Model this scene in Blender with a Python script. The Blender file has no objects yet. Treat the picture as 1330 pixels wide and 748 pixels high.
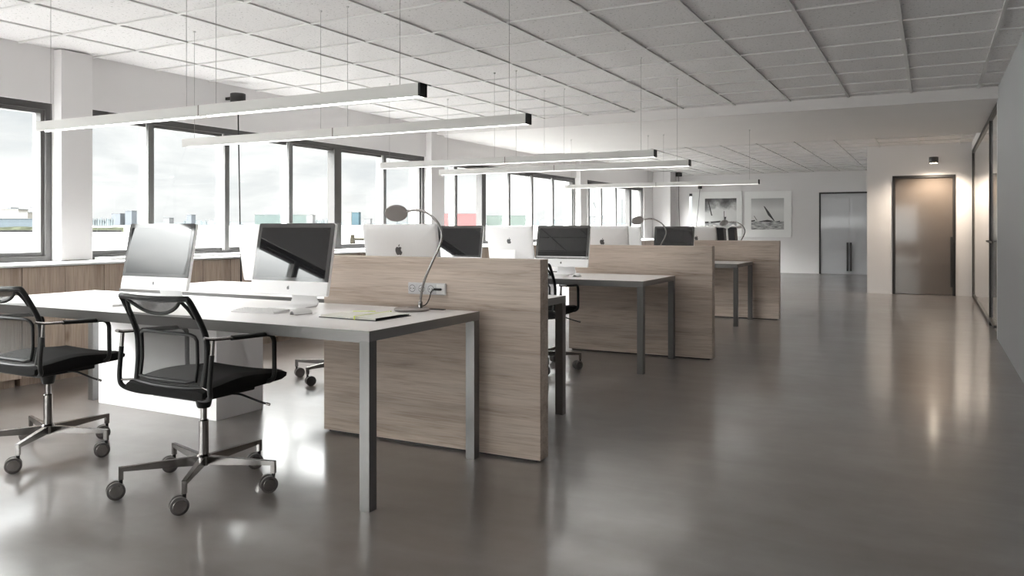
import bpy, bmesh, math, random
from mathutils import Vector, Matrix
random.seed(7)
SC = bpy.context.scene
COL = SC.collection
PI = math.pi
YAW = math.atan(545 / 1039.0)
EYE = 1.1586
CEIL = 2.62

# ------------------------------------------------------------------ materials
def new_mat(name):
    m = bpy.data.materials.new(name); m.use_nodes = True
    nt = m.node_tree
    return m, nt, nt.nodes['Principled BSDF']

def setp(b, **k):
    names = dict(col='Base Color', rough='Roughness', metal='Metallic', ior='IOR', spec='Specular IOR Level',
                 coat='Coat Weight', coatr='Coat Roughness', alpha='Alpha', emit='Emission Color', es='Emission Strength', aniso='Anisotropic')
    for a, v in k.items():
        if a in ('col', 'emit') and len(v) == 3: v = (*v, 1)
        b.inputs[names[a]].default_value = v

def coords(nt, scale=(1, 1, 1), obj=True, rot=(0, 0, 0)):
    t = nt.nodes.new('ShaderNodeTexCoord'); mp = nt.nodes.new('ShaderNodeMapping')
    mp.inputs['Scale'].default_value = scale; mp.inputs['Rotation'].default_value = rot
    nt.links.new(t.outputs['Object' if obj else 'Generated'], mp.inputs['Vector'])
    return mp.outputs['Vector']

def noise(nt, vec, scale=5, detail=4, rough=.5, dist=0):
    n = nt.nodes.new('ShaderNodeTexNoise')
    n.inputs['Scale'].default_value = scale; n.inputs['Detail'].default_value = detail
    n.inputs['Roughness'].default_value = rough; n.inputs['Distortion'].default_value = dist
    nt.links.new(vec, n.inputs['Vector'])
    return n.outputs['Fac']

def ramp(nt, fac, stops):
    r = nt.nodes.new('ShaderNodeValToRGB')
    e = r.color_ramp.elements
    while len(e) < len(stops): e.new(.5)
    for i, (p, c) in enumerate(stops):
        e[i].position = p; e[i].color = (*c, 1) if len(c) == 3 else c
    nt.links.new(fac, r.inputs['Fac'])
    return r.outputs['Color']

def mixc(nt, a, b, fac, mode='MIX'):
    m = nt.nodes.new('ShaderNodeMix'); m.data_type = 'RGBA'; m.blend_type = mode
    if isinstance(fac, (int, float)): m.inputs[0].default_value = fac
    else: nt.links.new(fac, m.inputs[0])
    for s, i in ((a, 6), (b, 7)):
        if isinstance(s, tuple): m.inputs[i].default_value = (*s, 1) if len(s) == 3 else s
        else: nt.links.new(s, m.inputs[i])
    return m.outputs[2]

def bump(nt, b, fac, strength=.1, dist=.01):
    n = nt.nodes.new('ShaderNodeBump'); n.inputs['Strength'].default_value = strength
    n.inputs['Distance'].default_value = dist
    nt.links.new(fac, n.inputs['Height']); nt.links.new(n.outputs['Normal'], b.inputs['Normal'])

def simple(name, col, rough=.5, metal=0, var=.05, nscale=6, **k):
    m, nt, b = new_mat(name)
    setp(b, rough=rough, metal=metal, **k)
    f = noise(nt, coords(nt), nscale, 3)
    lo = tuple(c * (1 - var) for c in col); hi = tuple(min(1, c * (1 + var)) for c in col)
    nt.links.new(ramp(nt, f, [(.3, lo), (.7, hi)]), b.inputs['Base Color'])
    return m

def brushed(name, col, rough, axis=(40, 40, .8)):
    m, nt, b = new_mat(name)
    setp(b, metal=.75, rough=rough, aniso=.3)
    f = noise(nt, coords(nt, axis), 30, 3, .6)
    nt.links.new(ramp(nt, f, [(.2, tuple(c * .88 for c in col)), (.8, tuple(min(1, c * 1.08) for c in col))]), b.inputs['Base Color'])
    bump(nt, b, f, .02, .002)
    return m

def wood(name, horizontal=True, light=(.62, .54, .475), dark=(.31, .245, .20), mid=(.53, .45, .385)):
    m, nt, b = new_mat(name)
    setp(b, rough=.5, spec=.35)
    v = coords(nt, (.5, 5, 8) if horizontal else (9, 9, .6))
    v2 = coords(nt, (.35, 4, 3.2) if horizontal else (3.2, 3.2, .3))
    v3 = coords(nt, (3, 40, 95) if horizontal else (60, 60, 2.5))
    a = noise(nt, v, 2.2, 6, .62, .5); big = noise(nt, v2, 1.9, 3, .5, .5); fine = noise(nt, v3, 2.0, 3, .6)
    c1 = ramp(nt, a, [(.22, dark), (.38, mid), (.54, light), (.85, tuple(min(1, x * 1.08) for x in light))])
    c2 = ramp(nt, big, [(.3, (.74, .72, .70)), (.5, (.95, .94, .93)), (.75, (1.07, 1.05, 1.03))])
    c = mixc(nt, c1, c2, 1.0, 'MULTIPLY')
    c3 = ramp(nt, fine, [(.3, (.82, .80, .78)), (.6, (1.03, 1.02, 1.01))])
    c = mixc(nt, c, c3, .8, 'MULTIPLY')
    vn = noise(nt, coords(nt, (.7, 10, 22) if horizontal else (22, 22, .7)), 1.6, 4, .55, .35)
    c = mixc(nt, c, ramp(nt, vn, [(.0, (1, 1, 1)), (.44, (1, 1, 1)), (.485, (.70, .63, .56)), (.52, (1, 1, 1)), (1, (1.02, 1.02, 1.02))]), .5, 'MULTIPLY')
    # knots
    vo = nt.nodes.new('ShaderNodeTexVoronoi'); vo.inputs['Scale'].default_value = 1.0
    nt.links.new(coords(nt, (1.3, 2.0, 3.4) if horizontal else (3.0, 3.0, 1.2)), vo.inputs['Vector'])
    kn = ramp(nt, vo.outputs['Distance'], [(0, (.25, .18, .13)), (.03, (.5, .42, .36)), (.075, (1, 1, 1))])
    c = mixc(nt, c, kn, .85, 'MULTIPLY')
    nt.links.new(c, b.inputs['Base Color'])
    bump(nt, b, fine, .06, .002)
    return m

M = {}
M['wall'] = simple('wall_paint', (.70, .683, .682), .75, var=.012, nscale=1.5)
M['white_trim'] = simple('white_trim_paint', (.86, .855, .85), .5, var=.01)
M['beam'] = simple('beam_paint', (.74, .715, .705), .8, var=.012, nscale=1.5)
M['dark_wall'] = simple('grey_wall_paint', (.40, .403, .412), .6, var=.02, nscale=1.2)
M['frame'] = simple('window_frame_coating', (.045, .043, .042), .4, var=.08)
M['sash'] = simple('window_sash_coating', (.10, .097, .095), .4, var=.06)
M['mull_white'] = simple('mullion_white', (.85, .85, .84), .4, var=.02)
M['black'] = simple('black_metal', (.018, .016, .015), .45, var=.1)
M['plastic_black'] = simple('black_plastic', (.010, .010, .010), .45, var=.1, spec=.3)
M['steel'] = brushed('brushed_steel', (.20, .197, .194), .32)
M['steel_h'] = brushed('brushed_steel_edge', (.26, .256, .253), .30, (.8, 40, 40))
M['chrome'] = simple('satin_chrome', (.27, .258, .25), .2, 1.0, var=.05)
M['alu'] = simple('anodised_aluminium', (.74, .735, .73), .32, .25, var=.02)
M['alu_edge'] = simple('aluminium_edge', (.60, .58, .55), .3, .8, var=.02)
M['imac_white'] = simple('white_aluminium_shell', (.88, .88, .88), .38, 0, var=.01)
M['logo'] = simple('logo_grey', (.12, .12, .125), .3, .2, var=.04)
M['desktop'] = simple('desk_laminate', (.84, .82, .81), .3, var=.02, nscale=2, spec=.6)
M['pedestal'] = simple('white_lacquer', (.90, .89, .90), .25, var=.01)
M['wood_h'] = wood('oak_horizontal', True)
M['wood_v'] = wood('oak_vertical', False, light=(.50, .415, .345), mid=(.43, .35, .288), dark=(.34, .27, .215))
M['fabric'] = simple('black_fabric', (.011, .0105, .0105), .9, var=.3, nscale=300, spec=.2)
M['lamp_body'] = simple('lamp_white_aluminium', (.72, .715, .69), .4, var=.01)
M['lamp_grey'] = simple('lamp_grey_plastic', (.34, .32, .31), .45, var=.03)
M['base_grey'] = simple('lamp_base_grey', (.26, .235, .22), .35, .3, var=.05)
M['white_plastic'] = simple('white_plastic', (.80, .80, .79), .35, var=.01)
M['key'] = simple('keycaps_white', (.74, .74, .73), .4, var=.02)
M['paper'] = simple('notebook_paper', (.76, .75, .68), .7, var=.02)
M['cover'] = simple('notebook_cover', (.03, .03, .035), .5, var=.1)
M['elastic'] = simple('yellow_green_elastic', (.62, .72, .06), .6, var=.05)
M['socket'] = simple('socket_plate', (.60, .60, .61), .35, var=.02)
M['socket_dark'] = simple('socket_recess', (.22, .22, .23), .5, var=.03)
M['wire'] = simple('steel_wire', (.28, .27, .265), .4, .6, var=.05)
M['grid'] = simple('ceiling_grid_white', (.64, .63, .62), .5, var=.01)
M['green'] = simple('leaf_green', (.10, .15, .04), .6, var=.3, nscale=40)
M['brown'] = simple('brown_cardboard', (.2, .13, .08), .6, var=.1)
M['doorgrey'] = simple('light_grey_lacquer', (.52, .53, .55), .08, var=.01, nscale=1)
M['doorbrown'] = simple('taupe_lacquered_glass', (.118, .096, .080), .10, var=.03, nscale=1, coat=.6, coatr=.05)
M['panel_beige'] = simple('beige_reflection_glass', (.52, .49, .455), .06, var=.01, nscale=1)  # opaque beige stands in for the glass's reflections and view of walls
M['panel_grey'] = simple('grey_lacquered_glass', (.50, .49, .485), .05, var=.01, nscale=1)

def m_screen():
    m, nt, b = new_mat('glossy_black_screen')
    setp(b, rough=.02, ior=1.55)
    nt.links.new(ramp(nt, noise(nt, coords(nt), 3, 2), [(.3, (.008, .008, .009)), (.7, (.011, .011, .012))]), b.inputs['Base Color'])
    return m
M['screen'] = m_screen()
m, nt, b = new_mat('screen_border_glass'); setp(b, rough=.05, ior=1.55)
nt.links.new(ramp(nt, noise(nt, coords(nt), 3, 2), [(.3, (.055, .054, .053)), (.7, (.065, .064, .063))]), b.inputs['Base Color'])
M['bezel'] = m

def m_floor():
    m, nt, b = new_mat('polished_concrete')
    v = coords(nt, (1, 1, 1))
    a = noise(nt, v, .75, 4, .55, .6); c_ = noise(nt, coords(nt, (1.0, 3.4, 1)), 1.4, 5, .55, .4)
    f = noise(nt, v, 7, 3, .5, .5)
    base = ramp(nt, a, [(.3, (.150, .127, .117)), (.5, (.186, .168, .159)), (.7, (.224, .215, .208))])
    cl = ramp(nt, c_, [(.3, (.78, .765, .75)), (.5, (.97, .965, .96)), (.72, (1.17, 1.18, 1.19))])
    col = mixc(nt, base, cl, .8, 'MULTIPLY')
    fi = ramp(nt, f, [(.3, (.93, .925, .92)), (.7, (1.06, 1.065, 1.07))])
    col = mixc(nt, col, fi, 1.0, 'MULTIPLY')
    nt.links.new(col, b.inputs['Base Color'])
    r = ramp(nt, c_, [(.25, (.276,) * 3), (.75, (.30,) * 3)])
    nt.links.new(r, b.inputs['Roughness'])
    setp(b, spec=.8, coat=.58, coatr=.13)
    b.inputs['Coat IOR'].default_value = 1.6
    return m
M['floor'] = m_floor()

def m_tile():
    m, nt, b = new_mat('mineral_fibre_tile')
    setp(b, rough=.9, spec=.1)
    v = coords(nt)
    f = noise(nt, v, 46, 3, .7); g = noise(nt, v, 140, 2, .6)
    pits = ramp(nt, f, [(.0, (.25, .24, .23)), (.34, (.38, .37, .36)), (.385, (.735, .715, .712)), (1, (.76, .742, .74))])
    gr = ramp(nt, g, [(.3, (.93, .93, .93)), (.6, (1.02, 1.02, 1.02))])
    nt.links.new(mixc(nt, pits, gr, 1.0, 'MULTIPLY'), b.inputs['Base Color'])
    return m
M['tile'] = m_tile()

def m_mesh(name, op):
    m, nt, b = new_mat(name)
    setp(b, rough=.6)
    nt.links.new(ramp(nt, noise(nt, coords(nt), 60, 2), [(.3, (.035, .034, .033)), (.7, (.055, .053, .052))]), b.inputs['Base Color'])
    tr = nt.nodes.new('ShaderNodeBsdfTransparent'); mx = nt.nodes.new('ShaderNodeMixShader')
    mx.inputs[0].default_value = op
    nt.links.new(tr.outputs[0], mx.inputs[1]); nt.links.new(b.outputs[0], mx.inputs[2])
    nt.links.new(mx.outputs[0], nt.nodes['Material Output'].inputs[0])
    return m
M['mesh'] = m_mesh('woven_back_mesh', .72)
M['mesh2'] = m_mesh('double_woven_mesh', .82)

def m_glass():
    m, nt, b = new_mat('window_glass')
    gl = nt.nodes.new('ShaderNodeBsdfGlossy'); gl.inputs['Roughness'].default_value = .0
    tr = nt.nodes.new('ShaderNodeBsdfTransparent'); tr.inputs[0].default_value = (.99, 1, .99, 1)
    mx = nt.nodes.new('ShaderNodeMixShader')
    f = noise(nt, coords(nt), 2, 1)
    nt.links.new(ramp(nt, f, [(0, (.035,) * 3), (1, (.05,) * 3)]), mx.inputs[0])
    nt.links.new(tr.outputs[0], mx.inputs[1]); nt.links.new(gl.outputs[0], mx.inputs[2])
    nt.links.new(mx.outputs[0], nt.nodes['Material Output'].inputs[0])
    return m
M['glass'] = m_glass()

def m_emit(name, col, s):
    m, nt, b = new_mat(name)
    setp(b, col=(.9, .9, .9), emit=col, es=s)
    return m
M['diffuser'] = m_emit('lit_diffuser', (1, .98, .965), 15)
M['warm'] = m_emit('warm_lamp_lens', (1, .83, .62), 25)

def m_water():
    m, nt, b = new_mat('river_water')
    setp(b, rough=.35, spec=.5)
    f = noise(nt, coords(nt, (.05, .18, 1), rot=(0, 0, -YAW)), 1.0, 5, .6)
    nt.links.new(ramp(nt, f, [(.3, (.060, .062, .058)), (.5, (.067, .069, .065)), (.7, (.073, .074, .070))]), b.inputs['Base Color'])
    return m
M['water'] = m_water()

def m_build(name, col, win=.12, sx=.16, sz=.22):
    m, nt, b = new_mat(name)
    setp(b, rough=.8, spec=0)
    br = nt.nodes.new('ShaderNodeTexBrick')
    br.inputs['Scale'].default_value = 1.0; br.offset = 0
    br.inputs['Mortar Size'].default_value = .25
    br.inputs['Brick Width'].default_value = 1 / sx; br.inputs['Row Height'].default_value = 1 / sz
    t = nt.nodes.new('ShaderNodeTexCoord'); se = nt.nodes.new('ShaderNodeSeparateXYZ'); co = nt.nodes.new('ShaderNodeCombineXYZ')
    nt.links.new(t.outputs['Object'], se.inputs[0])
    nt.links.new(se.outputs['X'], co.inputs['X']); nt.links.new(se.outputs['Z'], co.inputs['Y'])
    nt.links.new(co.outputs[0], br.inputs['Vector'])
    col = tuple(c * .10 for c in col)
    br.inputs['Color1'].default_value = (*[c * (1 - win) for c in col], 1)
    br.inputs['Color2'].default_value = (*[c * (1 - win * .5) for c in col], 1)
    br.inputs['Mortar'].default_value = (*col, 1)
    nt.links.new(br.outputs['Color'], b.inputs['Base Color'])
    return m
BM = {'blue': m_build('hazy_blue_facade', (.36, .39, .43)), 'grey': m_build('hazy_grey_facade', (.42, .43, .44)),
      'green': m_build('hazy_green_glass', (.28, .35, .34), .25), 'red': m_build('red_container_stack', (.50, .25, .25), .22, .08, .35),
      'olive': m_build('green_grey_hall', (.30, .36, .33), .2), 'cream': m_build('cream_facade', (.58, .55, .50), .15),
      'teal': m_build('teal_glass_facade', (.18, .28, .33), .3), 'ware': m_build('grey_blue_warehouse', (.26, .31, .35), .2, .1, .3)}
M['bank'] = simple('grassy_bank', (.010, .0108, .0075), .9, spec=0, var=.45, nscale=.25)
M['stone'] = simple('quay_stone', (.004, .004, .004), .9, spec=0, var=.3, nscale=.6)
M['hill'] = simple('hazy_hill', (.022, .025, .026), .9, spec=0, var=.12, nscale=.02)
M['timber'] = simple('weathered_timber', (.008, .007, .005), .8, spec=0, var=.3, nscale=3)

# ------------------------------------------------------------------ mesh helpers
class MB:
    def __init__(s): s.bm = bmesh.new()
    def box(s, x0, x1, y0, y1, z0, z1, mtx=None):
        vs = [s.bm.verts.new(Vector(p)) for p in ((x0, y0, z0), (x1, y0, z0), (x1, y1, z0), (x0, y1, z0), (x0, y0, z1), (x1, y0, z1), (x1, y1, z1), (x0, y1, z1))]
        if mtx is not None:
            for v in vs: v.co = mtx @ v.co
        for f in ((0, 3, 2, 1), (4, 5, 6, 7), (0, 1, 5, 4), (1, 2, 6, 5), (2, 3, 7, 6), (3, 0, 4, 7)):
            s.bm.faces.new([vs[i] for i in f])
        return s
    def ring(s, c, a, b, ra, rb, seg):
        return [s.bm.verts.new(c + a * (math.cos(2 * PI * i / seg) * ra) + b * (math.sin(2 * PI * i / seg) * rb)) for i in range(seg)]
    def tube(s, pts, r, seg=10, closed=False, flat=1.0, caps=True):
        P = [Vector(p) for p in pts]; n = len(P); rings = []
        rr = r if isinstance(r, (list, tuple)) else [r] * n
        up = None
        for i in range(n):
            if closed: t = (P[(i + 1) % n] - P[i - 1])
            else: t = P[min(i + 1, n - 1)] - P[max(i - 1, 0)]
            t.normalize()
            if up is None:
                up = Vector((0, 0, 1)) if abs(t.z) < .9 else Vector((0, 1, 0))
            a = t.cross(up)
            if a.length < 1e-4: a = t.cross(Vector((1, 0, 0)))
            a.normalize(); b = a.cross(t).normalized(); up = b
            rings.append(s.ring(P[i], a, b, rr[i], rr[i] * flat, seg))
        m = n if closed else n - 1
        for i in range(m):
            A, B = rings[i], rings[(i + 1) % n]
            off = 0
            if closed and i == n - 1:
                off = min(range(seg), key=lambda k: (A[0].co - B[k].co).length)
            for j in range(seg):
                s.bm.faces.new((A[j], A[(j + 1) % seg], B[(j + 1 + off) % seg], B[(j + off) % seg]))
        if not closed and caps:
            s.bm.faces.new(list(reversed(rings[0]))); s.bm.faces.new(rings[-1])
        return s
    def lathe(s, prof, c=(0, 0, 0), seg=32, axis='z', caps=True):
        c = Vector(c)
        ax = {'z': (Vector((1, 0, 0)), Vector((0, 1, 0)), Vector((0, 0, 1))), 'x': (Vector((0, 1, 0)), Vector((0, 0, 1)), Vector((1, 0, 0))),
              'y': (Vector((0, 0, 1)), Vector((1, 0, 0)), Vector((0, 1, 0)))}[axis] if isinstance(axis, str) else axis
        rings = [s.ring(c + ax[2] * h, ax[0], ax[1], r, r, seg) for r, h in prof]
        for A, B in zip(rings, rings[1:]):
            for j in range(seg): s.bm.faces.new((A[j], A[(j + 1) % seg], B[(j + 1) % seg], B[j]))
        if caps:
            s.bm.faces.new(list(reversed(rings[0]))); s.bm.faces.new(rings[-1])
        return s
    def prism(s, poly, fn, d0, d1):
        A = [s.bm.verts.new(Vector(fn(u, v, d0))) for u, v in poly]; B = [s.bm.verts.new(Vector(fn(u, v, d1))) for u, v in poly]
        n = len(poly)
        for i in range(n): s.bm.faces.new((A[i], A[(i + 1) % n], B[(i + 1) % n], B[i]))
        s.bm.faces.new(list(reversed(A))); s.bm.faces.new(B)
        return s
    def grid(s, rows, thick=0):
        R = [[s.bm.verts.new(Vector(p)) for p in r] for r in rows]
        for a, b in zip(R, R[1:]):
            for j in range(len(a) - 1): s.bm.faces.new((a[j], a[j + 1], b[j + 1], b[j]))
        return s
    def xf(s, mtx):
        for v in s.bm.verts: v.co = mtx @ v.co
        return s
    def build(s, name, mat, parent=None, bevel=0, seg=2, ang=35, loc=None):
        bmesh.ops.recalc_face_normals(s.bm, faces=s.bm.faces)
        me = bpy.data.meshes.new(name); s.bm.to_mesh(me); s.bm.free()
        for p in me.polygons: p.use_smooth = True
        me.set_sharp_from_angle(angle=math.radians(ang))
        me.materials.append(mat)
        o = bpy.data.objects.new(name, me); COL.objects.link(o)
        if parent is not None: o.parent = parent
        if loc is not None: o.location = loc
        if bevel:
            md = o.modifiers.new('bevel', 'BEVEL'); md.width = bevel; md.segments = seg; md.limit_method = 'ANGLE'
            md.harden_normals = True
        return o

def box(name, mat, b, parent=None, bevel=0):
    """box around its own origin at the bottom centre, so object-space textures follow it"""
    x0, x1, y0, y1, z0, z1 = b
    return MB().box(*b).build(name, mat, parent, bevel)

def tag(o, label=None, cat=None, group=None, kind=None):
    if label: o['label'] = label
    if cat: o['category'] = cat
    if group: o['group'] = group
    if kind: o['kind'] = kind
    return o
def thing(name, label, cat, loc=(0, 0, 0), rz=0, group=None):
    o = bpy.data.objects.new(name, None); COL.objects.link(o)
    o.location = loc; o.rotation_euler = (0, 0, rz); o.empty_display_size = .1
    return tag(o, label, cat, group)
def struct(name, mb_, mat, parent=None, bevel=0, label=None):
    o = mb_.build(name, mat, parent, bevel)
    if parent is None: o['kind'] = 'structure'
    if label: o['label'] = label
    return o
def dup(root, loc, rz=None, label=None, group=None):
    def rec(o, par):
        c = o.copy(); COL.objects.link(c)
        if par is not None: c.parent = par
        for ch in list(o.children): rec(ch, c)
        return c
    c = rec(root, None); c.location = loc
    if rz is not None: c.rotation_euler = (0, 0, rz)
    if label: c['label'] = label
    if group: c['group'] = group
    return c
def arc(c, r, a0, a1, n, fn):
    return [fn(c[0] + r * math.cos(a0 + (a1 - a0) * i / n), c[1] + r * math.sin(a0 + (a1 - a0) * i / n)) for i in range(n + 1)]
def smooth_path(pts, n=6):
    P = [Vector(p) for p in pts]; out = []
    for i in range(len(P) - 1):
        p0 = P[max(i - 1, 0)]; p1 = P[i]; p2 = P[i + 1]; p3 = P[min(i + 2, len(P) - 1)]
        for k in range(n):
            t = k / n
            out.append(.5 * ((2 * p1) + (p2 - p0) * t + (2 * p0 - 5 * p1 + 4 * p2 - p3) * t * t + (3 * p1 - p0 - 3 * p2 + p3) * t ** 3))
    out.append(P[-1]); return out
def round_path(pts, r, n=5, closed=False):
    """polyline with rounded corners"""
    P = [Vector(p) for p in pts]; out = []; N = len(P)
    for i in range(N):
        if not closed and i in (0, N - 1): out.append(P[i]); continue
        a, b_, c = P[i - 1], P[i], P[(i + 1) % N]
        ra = min(r, (a - b_).length * .49); rc = min(r, (c - b_).length * .49)
        s_, e = b_ + (a - b_).normalized() * ra, b_ + (c - b_).normalized() * rc
        for k in range(n + 1):
            t = k / n
            out.append(s_ * (1 - t) ** 2 + b_ * 2 * t * (1 - t) + e * t * t)
    return out

# ------------------------------------------------------------------ room shell
XW = -6.37; XR = .611; YF = -6.5; YB = 21.9; YD = 15.75
WZ0, WZ1 = .893, 2.183
struct('floor', MB().box(-6.9, 3.2, YF - .3, YB + .3, -.12, 0), M['floor'])
struct('ceiling', MB().box(-6.9, 3.2, YF - .3, YB + .3, CEIL + .012, CEIL + .1), M['tile'])
g = MB()
k = -40
x = -.194 - .625 * 10
while x < XR:
    if x > XW: 
        g.box(x - .012, x + .012, YF, 9.66, CEIL, CEIL + .013); g.box(x - .012, x + .012, 13.0, YB, CEIL, CEIL + .013)
    x += .625
ys = [5.03 + .625 * i for i in range(-15, 28)]
for y in ys:
    if y < 9.6 or y > 13.0:
        g.box(XW, XR, y - .012, y + .012, CEIL + .0005, CEIL + .0125)
struct('trim_1', g, M['grid'], label='white suspended ceiling grid')
# bulkhead beam
struct('trim_2', MB().box(XW - .02, XR, 9.64, 13.0, 2.506, CEIL + .011), M['beam'], label='wide bulkhead under the ceiling')

COLS = [(-1.38, -1.10), (4.06, 4.335), (9.50, 9.84), (14.93, 15.29)]
BAYS = [(YF, -1.38), (-1.10, 4.06), (4.335, 9.50), (9.84, 14.93), (15.29, 19.25), (20.48, 21.4)]
w = MB()
w.box(XW - .28, XW, YF, YB, 0, WZ0 - .015); w.box(XW - .28, XW, YF, YB, WZ1, CEIL + .012)
for a, b_ in COLS: w.box(XW - .28, XW, a, b_, WZ0 - .015, WZ1)
w.box(XW - .28, XW, 19.25, 20.48, WZ0 - .015, WZ1).box(XW - .28, XW, 21.4, YB, WZ0 - .015, WZ1)
struct('wall_left', w, M['wall'])
for i, (a, b_) in enumerate(COLS):
    struct('trim_%d' % (i + 3), MB().box(XW + .001, XW + .10, a, b_, .90, CEIL), M['wall'], bevel=.003, label='white painted pier between the windows')
struct('trim_7', MB().box(XW + .001, XW + .46, 19.97, 20.45, 0, CEIL), M['wall'], bevel=.003, label='projecting pier at the far end of the window wall')

MUL = {0: [(-4.9, 0), (-4.0, 0), (-3.1, 0), (-2.2, 0)], 1: [(-.35, 0), (.5, 0), (1.35, 0), (2.2, 1), (3.12, 0)], 2: [(5.0, 0), (5.90, 0), (6.82, 0), (7.63, 1), (8.57, 0)],
       3: [(10.36, 0), (11.21, 1), (12.09, 0), (12.98, 0), (13.88, 0)], 4: [(15.68, 0), (16.40, 0), (17.32, 0), (18.30, 1)], 5: []}
for i, (a, b_) in enumerate(BAYS):
    xf_, xb = XW - .025, XW - .13
    fr = MB()
    fr.box(xb, xf_, a, b_, WZ1 - .055, WZ1); fr.box(xb, xf_, a, b_, WZ0 - .015, WZ0 + .045)
    fr.box(xb, xf_, a, a + .05, WZ0 + .045, WZ1 - .055); fr.box(xb, xf_, b_ - .05, b_, WZ0 + .045, WZ1 - .055)
    root = struct('window_%d' % (i + 1), fr, M['frame'], label='dark framed ribbon window')
    ss = MB()
    xs0, xs1 = XW - .125, XW - .055
    ss.box(xs0, xs1, a + .05, b_ - .05, WZ1 - .085, WZ1 - .055); ss.box(xs0, xs1, a + .05, b_ - .05, WZ0 + .045, WZ0 + .075)
    edges = [a + .05] + [m_[0] for m_ in MUL[i]] + [b_ - .05]
    ss.box(xs0, xs1, a + .05, a + .075, WZ0 + .075, WZ1 - .085); ss.box(xs0, xs1, b_ - .075, b_ - .05, WZ0 + .075, WZ1 - .085)
    ss.build('window_sash', M['sash'], root)
    for (y, thick) in MUL[i]:
        if thick:
            MB().box(xb, xf_ + .004, y - .065, y + .065, WZ0 + .045, WZ1 - .055).build('mullion', M['frame'], root, .002)
        else:
            mu = MB().box(xb + .002, XW - .045, y - .033, y + .027, WZ0 + .045, WZ1 - .055).build('mullion', M['mull_white'], root, .002)
            MB().box(XW - .045, XW - .018, y - .030, y + .030, WZ0 + .045, WZ1 - .055).build('mullion_cap', M['sash'], mu, .002)
    for y0, y1 in zip(edges, edges[1:]):
        MB().box(XW - .102, XW - .096, y0, y1, WZ0 + .06, WZ1 - .07).build('pane', M['glass'], root)

# right side
struct('wall_right', MB().box(XR, XR + .2, YF, 9.80, 0, CEIL + .012), M['dark_wall'])
w = MB().box(XR + .10, XR + .3, 9.80, YD, 0, CEIL + .012)
struct('wall_corridor', w, M['wall'])
struct('trim_8', MB().box(XR - .003, XR + .006, 9.79, 9.815, 0, 2.506), M['white_trim'], label='white corner bead at the end of the grey wall')
# glazed partition
gp = MB()
ztop = 2.50
gp.box(XR, XR + .06, 11.14, 11.20, 0, ztop); gp.box(XR, XR + .06, YD - .10, YD - .01, 0, ztop)
gp.box(XR, XR + .06, 11.20, YD - .10, ztop - .06, ztop); gp.box(XR, XR + .06, 11.20, YD - .10, 0, .05)
gp.box(XR, XR + .06, 9.82, 11.14, ztop - .05, ztop)
root = struct('window_7', gp, M['black'], bevel=.002, label='black framed glazed partition')
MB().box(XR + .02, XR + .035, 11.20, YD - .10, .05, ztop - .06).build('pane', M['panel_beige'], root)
struct('wall_overpartition', MB().box(XR, XR + .1, 13.0, YD, 2.5, CEIL + .012), M['wall'])
d = struct('door_3', MB().box(XR + .02, XR + .035, 9.83, 11.13, .01, ztop - .055), M['panel_grey'], label='grey glass door beside the black framed partition')
MB().box(XR - .035, XR - .02, 10.1, 11.12, 1.0, 1.02).box(XR - .035, XR + .02, 11.08, 11.11, 1.0, 1.02).build('door_handle', M['black'], d, .003)
MB().box(XR - .01, XR + .02, 10.2, 11.12, .07, .10).build('door_shoe', M['black'], d, .002)

# door wall block
dx0, dx1, dz = -.617, .366, 2.095
w = MB().box(-1.03, dx0, YD, YD + .18, 0, CEIL + .012).box(dx1, XR + .2, YD, YD + .18, 0, CEIL + .012).box(dx0, dx1, YD, YD + .18, dz, CEIL + .012)
w.box(dx0, dx1, YD + .12, YD + .18, 0, dz)  # unseen backing added to stop light leaking through the door gaps
w.box(-1.03, -.85, YD + .18, YB, 0, CEIL + .012)
struct('wall_door_side', w, M['wall'])
fr = MB().box(dx0, dx0 + .045, YD - .012, YD + .1, 0, dz).box(dx1 - .045, dx1, YD - .012, YD + .1, 0, dz).box(dx0 + .045, dx1 - .045, YD - .012, YD + .1, dz - .045, dz)
d = struct('door_1', fr, M['black'], bevel=.002, label='tall taupe glass door in a black frame')
MB().box(dx0 + .045, dx1 - .045, YD + .02, YD + .06, .008, dz - .045).build('door_leaf', M['doorbrown'], d)
MB().box(.285, .325, YD - .055, YD - .03, .15, 1.02).box(.295, .315, YD - .03, YD + .02, .2, .22).box(.295, .315, YD - .03, YD + .02, .94, .96).build('door_handle', M['black'], d, .003)

# back wall with grey double door and narrow window
bx0, bx1, bz = -2.565, -1.085, 2.09
wx0, wx1 = -5.95, -5.80
w = MB()
w.box(XW - .28, wx0, YB, YB + .2, 0, CEIL + .012).box(wx0, wx1, YB, YB + .2, 2.13, CEIL + .012).box(wx0, wx1, YB, YB + .2, 0, .4)
w.box(wx1, bx0, YB, YB + .2, 0, CEIL + .012).box(bx0, bx1, YB, YB + .2, bz, CEIL + .012).box(bx1, XR + .2, YB, YB + .2, 0, CEIL + .012)
w.box(bx0, bx1, YB + .12, YB + .2, 0, bz)  # unseen fill added behind the double door against light leaks
struct('wall_back', w, M['wall'])
root = struct('window_10', MB().box(wx0, wx1, YB + .03, YB + .12, 2.06, 2.13).box(wx1 - .03, wx1, YB + .03, YB + .12, .4, 2.06), M['frame'], label='narrow window in the far wall')
MB().box(wx0, wx1 - .03, YB + .07, YB + .076, .4, 2.06).build('pane', M['glass'], root)
fr = MB().box(bx0, bx0 + .04, YB - .012, YB + .1, 0, bz).box(bx0 + .04, bx1, YB - .012, YB + .1, bz - .04, bz)
d = struct('door_2', fr, M['black'], bevel=.002, label='light grey lacquered double door')
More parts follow.
